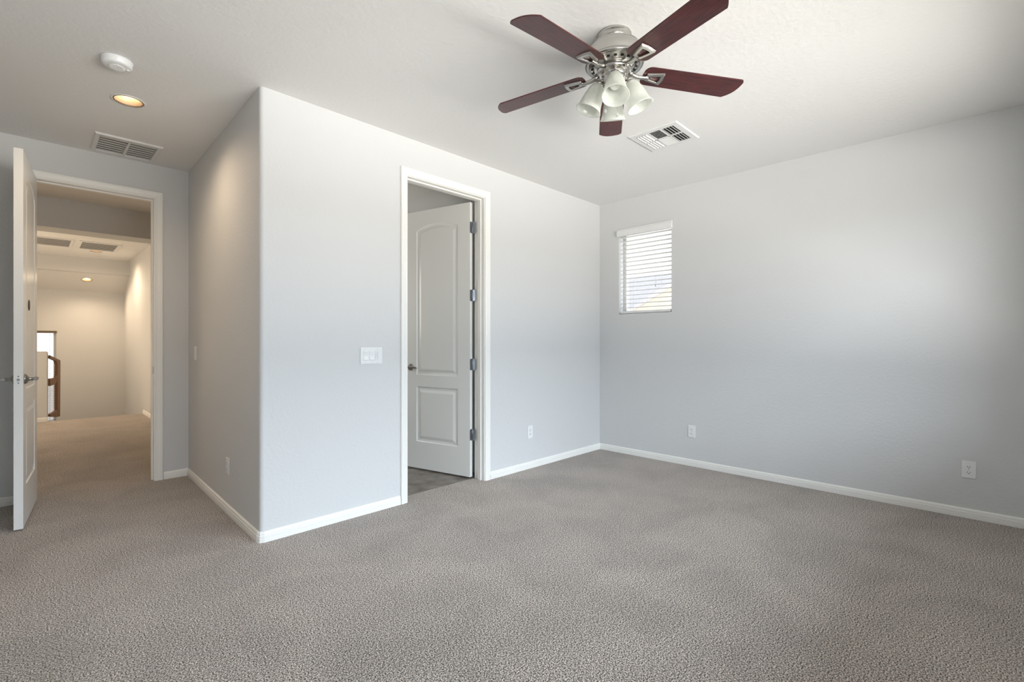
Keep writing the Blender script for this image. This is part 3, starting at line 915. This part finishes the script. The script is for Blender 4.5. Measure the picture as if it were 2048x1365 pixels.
# ------------------------------------------------------------------ switches and outlets (local: face -y is the room)
def plate_mesh(w, h):
    bm = bmesh.new(); box(bm, -w / 2, w / 2, -0.0065, 0.0, -h / 2, h / 2, bevel=0.0028); return bm
def receptacle():
    bm = bmesh.new()
    pts = []
    for k in range(24):
        a = 2 * PI * k / 24
        pts.append((0.0172 * math.cos(a), max(-0.0125, min(0.0125, 0.0172 * math.sin(a)))))
    prism(bm, pts, -0.0085, -0.006, 'xzy')
    for (x, z, hw, hh_) in ((-0.0065, 0.002, 0.0013, 0.0045), (0.0065, 0.002, 0.0013, 0.0038)):
        box(bm, x - hw, x + hw, -0.0089, -0.008, z - hh_, z + hh_, mi=1)
    lathe(bm, [(0, 0), (0.0026, 0), (0.0026, 0.0009), (0, 0.0009)], 12, Matrix.Translation((0, -0.008, -0.0072)) @ Matrix.Rotation(PI / 2, 4, 'X'), mi=1)
    return bm
def make_outlet(label, loc, rotz):
    t = thing('wall_outlet', label, 'outlet', loc, (0, 0, rotz), 'white duplex outlets low on the walls')
    obj('cover_plate', plate_mesh(0.073, 0.117), 'plate', t)
    for s in (1, -1):
        obj('receptacle', receptacle(), ['plate', 'dark'], t, (0, 0, s * 0.0195), (0, 0 if s < 0 else 0, 0))
    b = bmesh.new(); lathe(b, [(0, 0), (0.003, 0), (0.0025, 0.0012), (0, 0.0012)], 10, Matrix.Translation((0, -0.0065, 0)) @ Matrix.Rotation(PI / 2, 4, 'X'))
    obj('screw', b, 'steel', t)
    return t
o1 = make_outlet('white outlet low on the grey right wall nearest the viewer', (XR, 0.0735, 0.332), -PI / 2)
# note: rotz -90 turns local -y to -x
dup(o1, (XR, 2.014, 0.336), (0, 0, -PI / 2), 'white outlet low on the right wall below the small window')
dup(o1, (3.349, YC, 0.345), (0, 0, 0), 'white outlet low on the wall between bathroom door and room corner')
sa = math.atan2(XS2 - XS, YE - YC)
def side_pt(y, z): return (XS + (XS2 - XS) * (y - YC) / (YE - YC), y, z)
dup(o1, side_pt(3.785, 0.332), (0, 0, -PI / 2 - sa), 'white outlet low on the shaded side wall by the rounded corner')

def rocker(lever_down=False):
    bm = bmesh.new()
    pr = [(-0.006, -0.033), (-0.0085, -0.033), (-0.0105, -0.030), (-0.0075, 0.0), (-0.0095, 0.030), (-0.0085, 0.033), (-0.006, 0.033)]
    prism(bm, pr, -0.0165, 0.0165, 'yzx')
    return bm
sw = thing('light_switch', 'white triple wall switch beside the bathroom doorway', 'switch', (1.693, YC, 1.108))
obj('cover_plate', plate_mesh(0.170, 0.118), 'plate', sw)
for x in (-0.046, 0.0):
    obj('rocker', rocker(), 'plate', sw, (x, 0, 0))
b = bmesh.new(); box(b, 0.046 - 0.0165, 0.046 + 0.0165, -0.008, -0.006, -0.033, 0.033, bevel=0.001)
box(b, 0.046 - 0.004, 0.046 + 0.004, -0.0086, -0.0078, -0.026, 0.026, mi=1); box(b, 0.046 - 0.007, 0.046 + 0.007, -0.013, -0.008, 0.004, 0.014, bevel=0.001)
obj('slide_control', b, ['plate', 'cord'], sw)
for x in (-0.046, 0.0, 0.046):
    for z in (-0.048, 0.048):
        b = bmesh.new(); lathe(b, [(0, 0), (0.003, 0), (0.0025, 0.0012), (0, 0.0012)], 10, Matrix.Translation((x, -0.0065, z)) @ Matrix.Rotation(PI / 2, 4, 'X'))
        obj('screw', b, 'plate', sw)
sw2 = thing('light_switch', 'single white wall switch on the shaded side wall near the entry', 'switch', side_pt(4.81, 1.108), (0, 0, -PI / 2 - sa))
obj('cover_plate', plate_mesh(0.073, 0.118), 'plate', sw2)
obj('rocker', rocker(), 'plate', sw2)

# ------------------------------------------------------------------ wooden gate at the stair head
gt = thing('stair_gate', 'brown wooden stair gate at the end of the half wall', 'gate', (0.192, 10.13, 0.0), (0, 0, math.atan2(0.34, 0.125)))
GL = 0.36; gth = 0.018
def gz(u, z): return z - 0.10 * u / GL * 1.0
b = bmesh.new(); prism(b, [(0, 0.955), (GL, 0.870), (GL, 0.905), (GL - 0.01, 0.913), (0, 1.0)], -gth, gth, 'xzy', bevel=0.004)
obj('top_rail', b, 'brown', gt)
b = bmesh.new()
ins = [(GL, 0.872), (GL - 0.165, 0.912), (GL - 0.135, 0.885), (GL - 0.115, 0.85), (GL - 0.115, 0.72), (GL - 0.125, 0.675), (GL - 0.155, 0.645), (GL - 0.115, 0.61), (GL - 0.115, 0.10), (GL - 0.06, 0.02), (GL - 0.012, 0.02)]
prism(b, ins[::-1], -gth, gth, 'xzy', bevel=0.003)
obj('end_post', b, 'brown', gt)
b = bmesh.new()
md = [(0.0, 0.64), (GL - 0.14, 0.645), (GL - 0.116, 0.60), (GL - 0.15, 0.555), (0.10, 0.535), (0.0, 0.53)]
prism(b, md[::-1], -gth * 0.9, gth * 0.9, 'xzy', bevel=0.003)
obj('middle_rail', b, 'brown', gt)
b = bmesh.new()
prism(b, [(0.0, 0.10), (GL - 0.11, 0.135), (GL - 0.055, 0.05), (GL - 0.09, 0.02), (0.02, 0.06)][::-1], -gth * 0.9, gth * 0.9, 'xzy', bevel=0.003)
obj('bottom_rail', b, 'brown', gt)

# ------------------------------------------------------------------ outside the windows
b = bmesh.new(); box(b, -60, 80, -60, 80, -3.25, -3.2)
struct('ground', b, 'ground', 'pale gravel ground outside the windows', 'ground')
hs = thing('neighbor_house', 'pale stucco house with grey tile roof seen through the small window blind', 'house', (14.0, 8.0, -3.2))
b = bmesh.new(); box(b, 0.3, 7.7, -5.5, 9.0, 0, 5.5)
# gabled wing in front, its wall facing this house
prism(b, [(-5.2, 0), (0.45, 0), (0.45, 5.30), (-2.0, 6.55), (-5.2, 4.95)], 0.0, 0.5, 'yzx')
obj('wall', b, 'stucco', hs)
b = bmesh.new(); prism(b, [(0.15, 5.40), (4.0, 7.00), (7.9, 5.40), (7.9, 5.56), (4.0, 7.16), (0.15, 5.56)], 0.2, 9.4, 'xzy')
obj('roof', b, 'roof', hs)
b = bmesh.new(); prism(b, [(0.70, 5.17), (-2.0, 6.55), (-5.5, 4.80), (-5.5, 4.93), (-2.0, 6.68), (0.70, 5.30)], -0.12, 4.0, 'yzx')
obj('wing_roof', b, 'roof', hs)
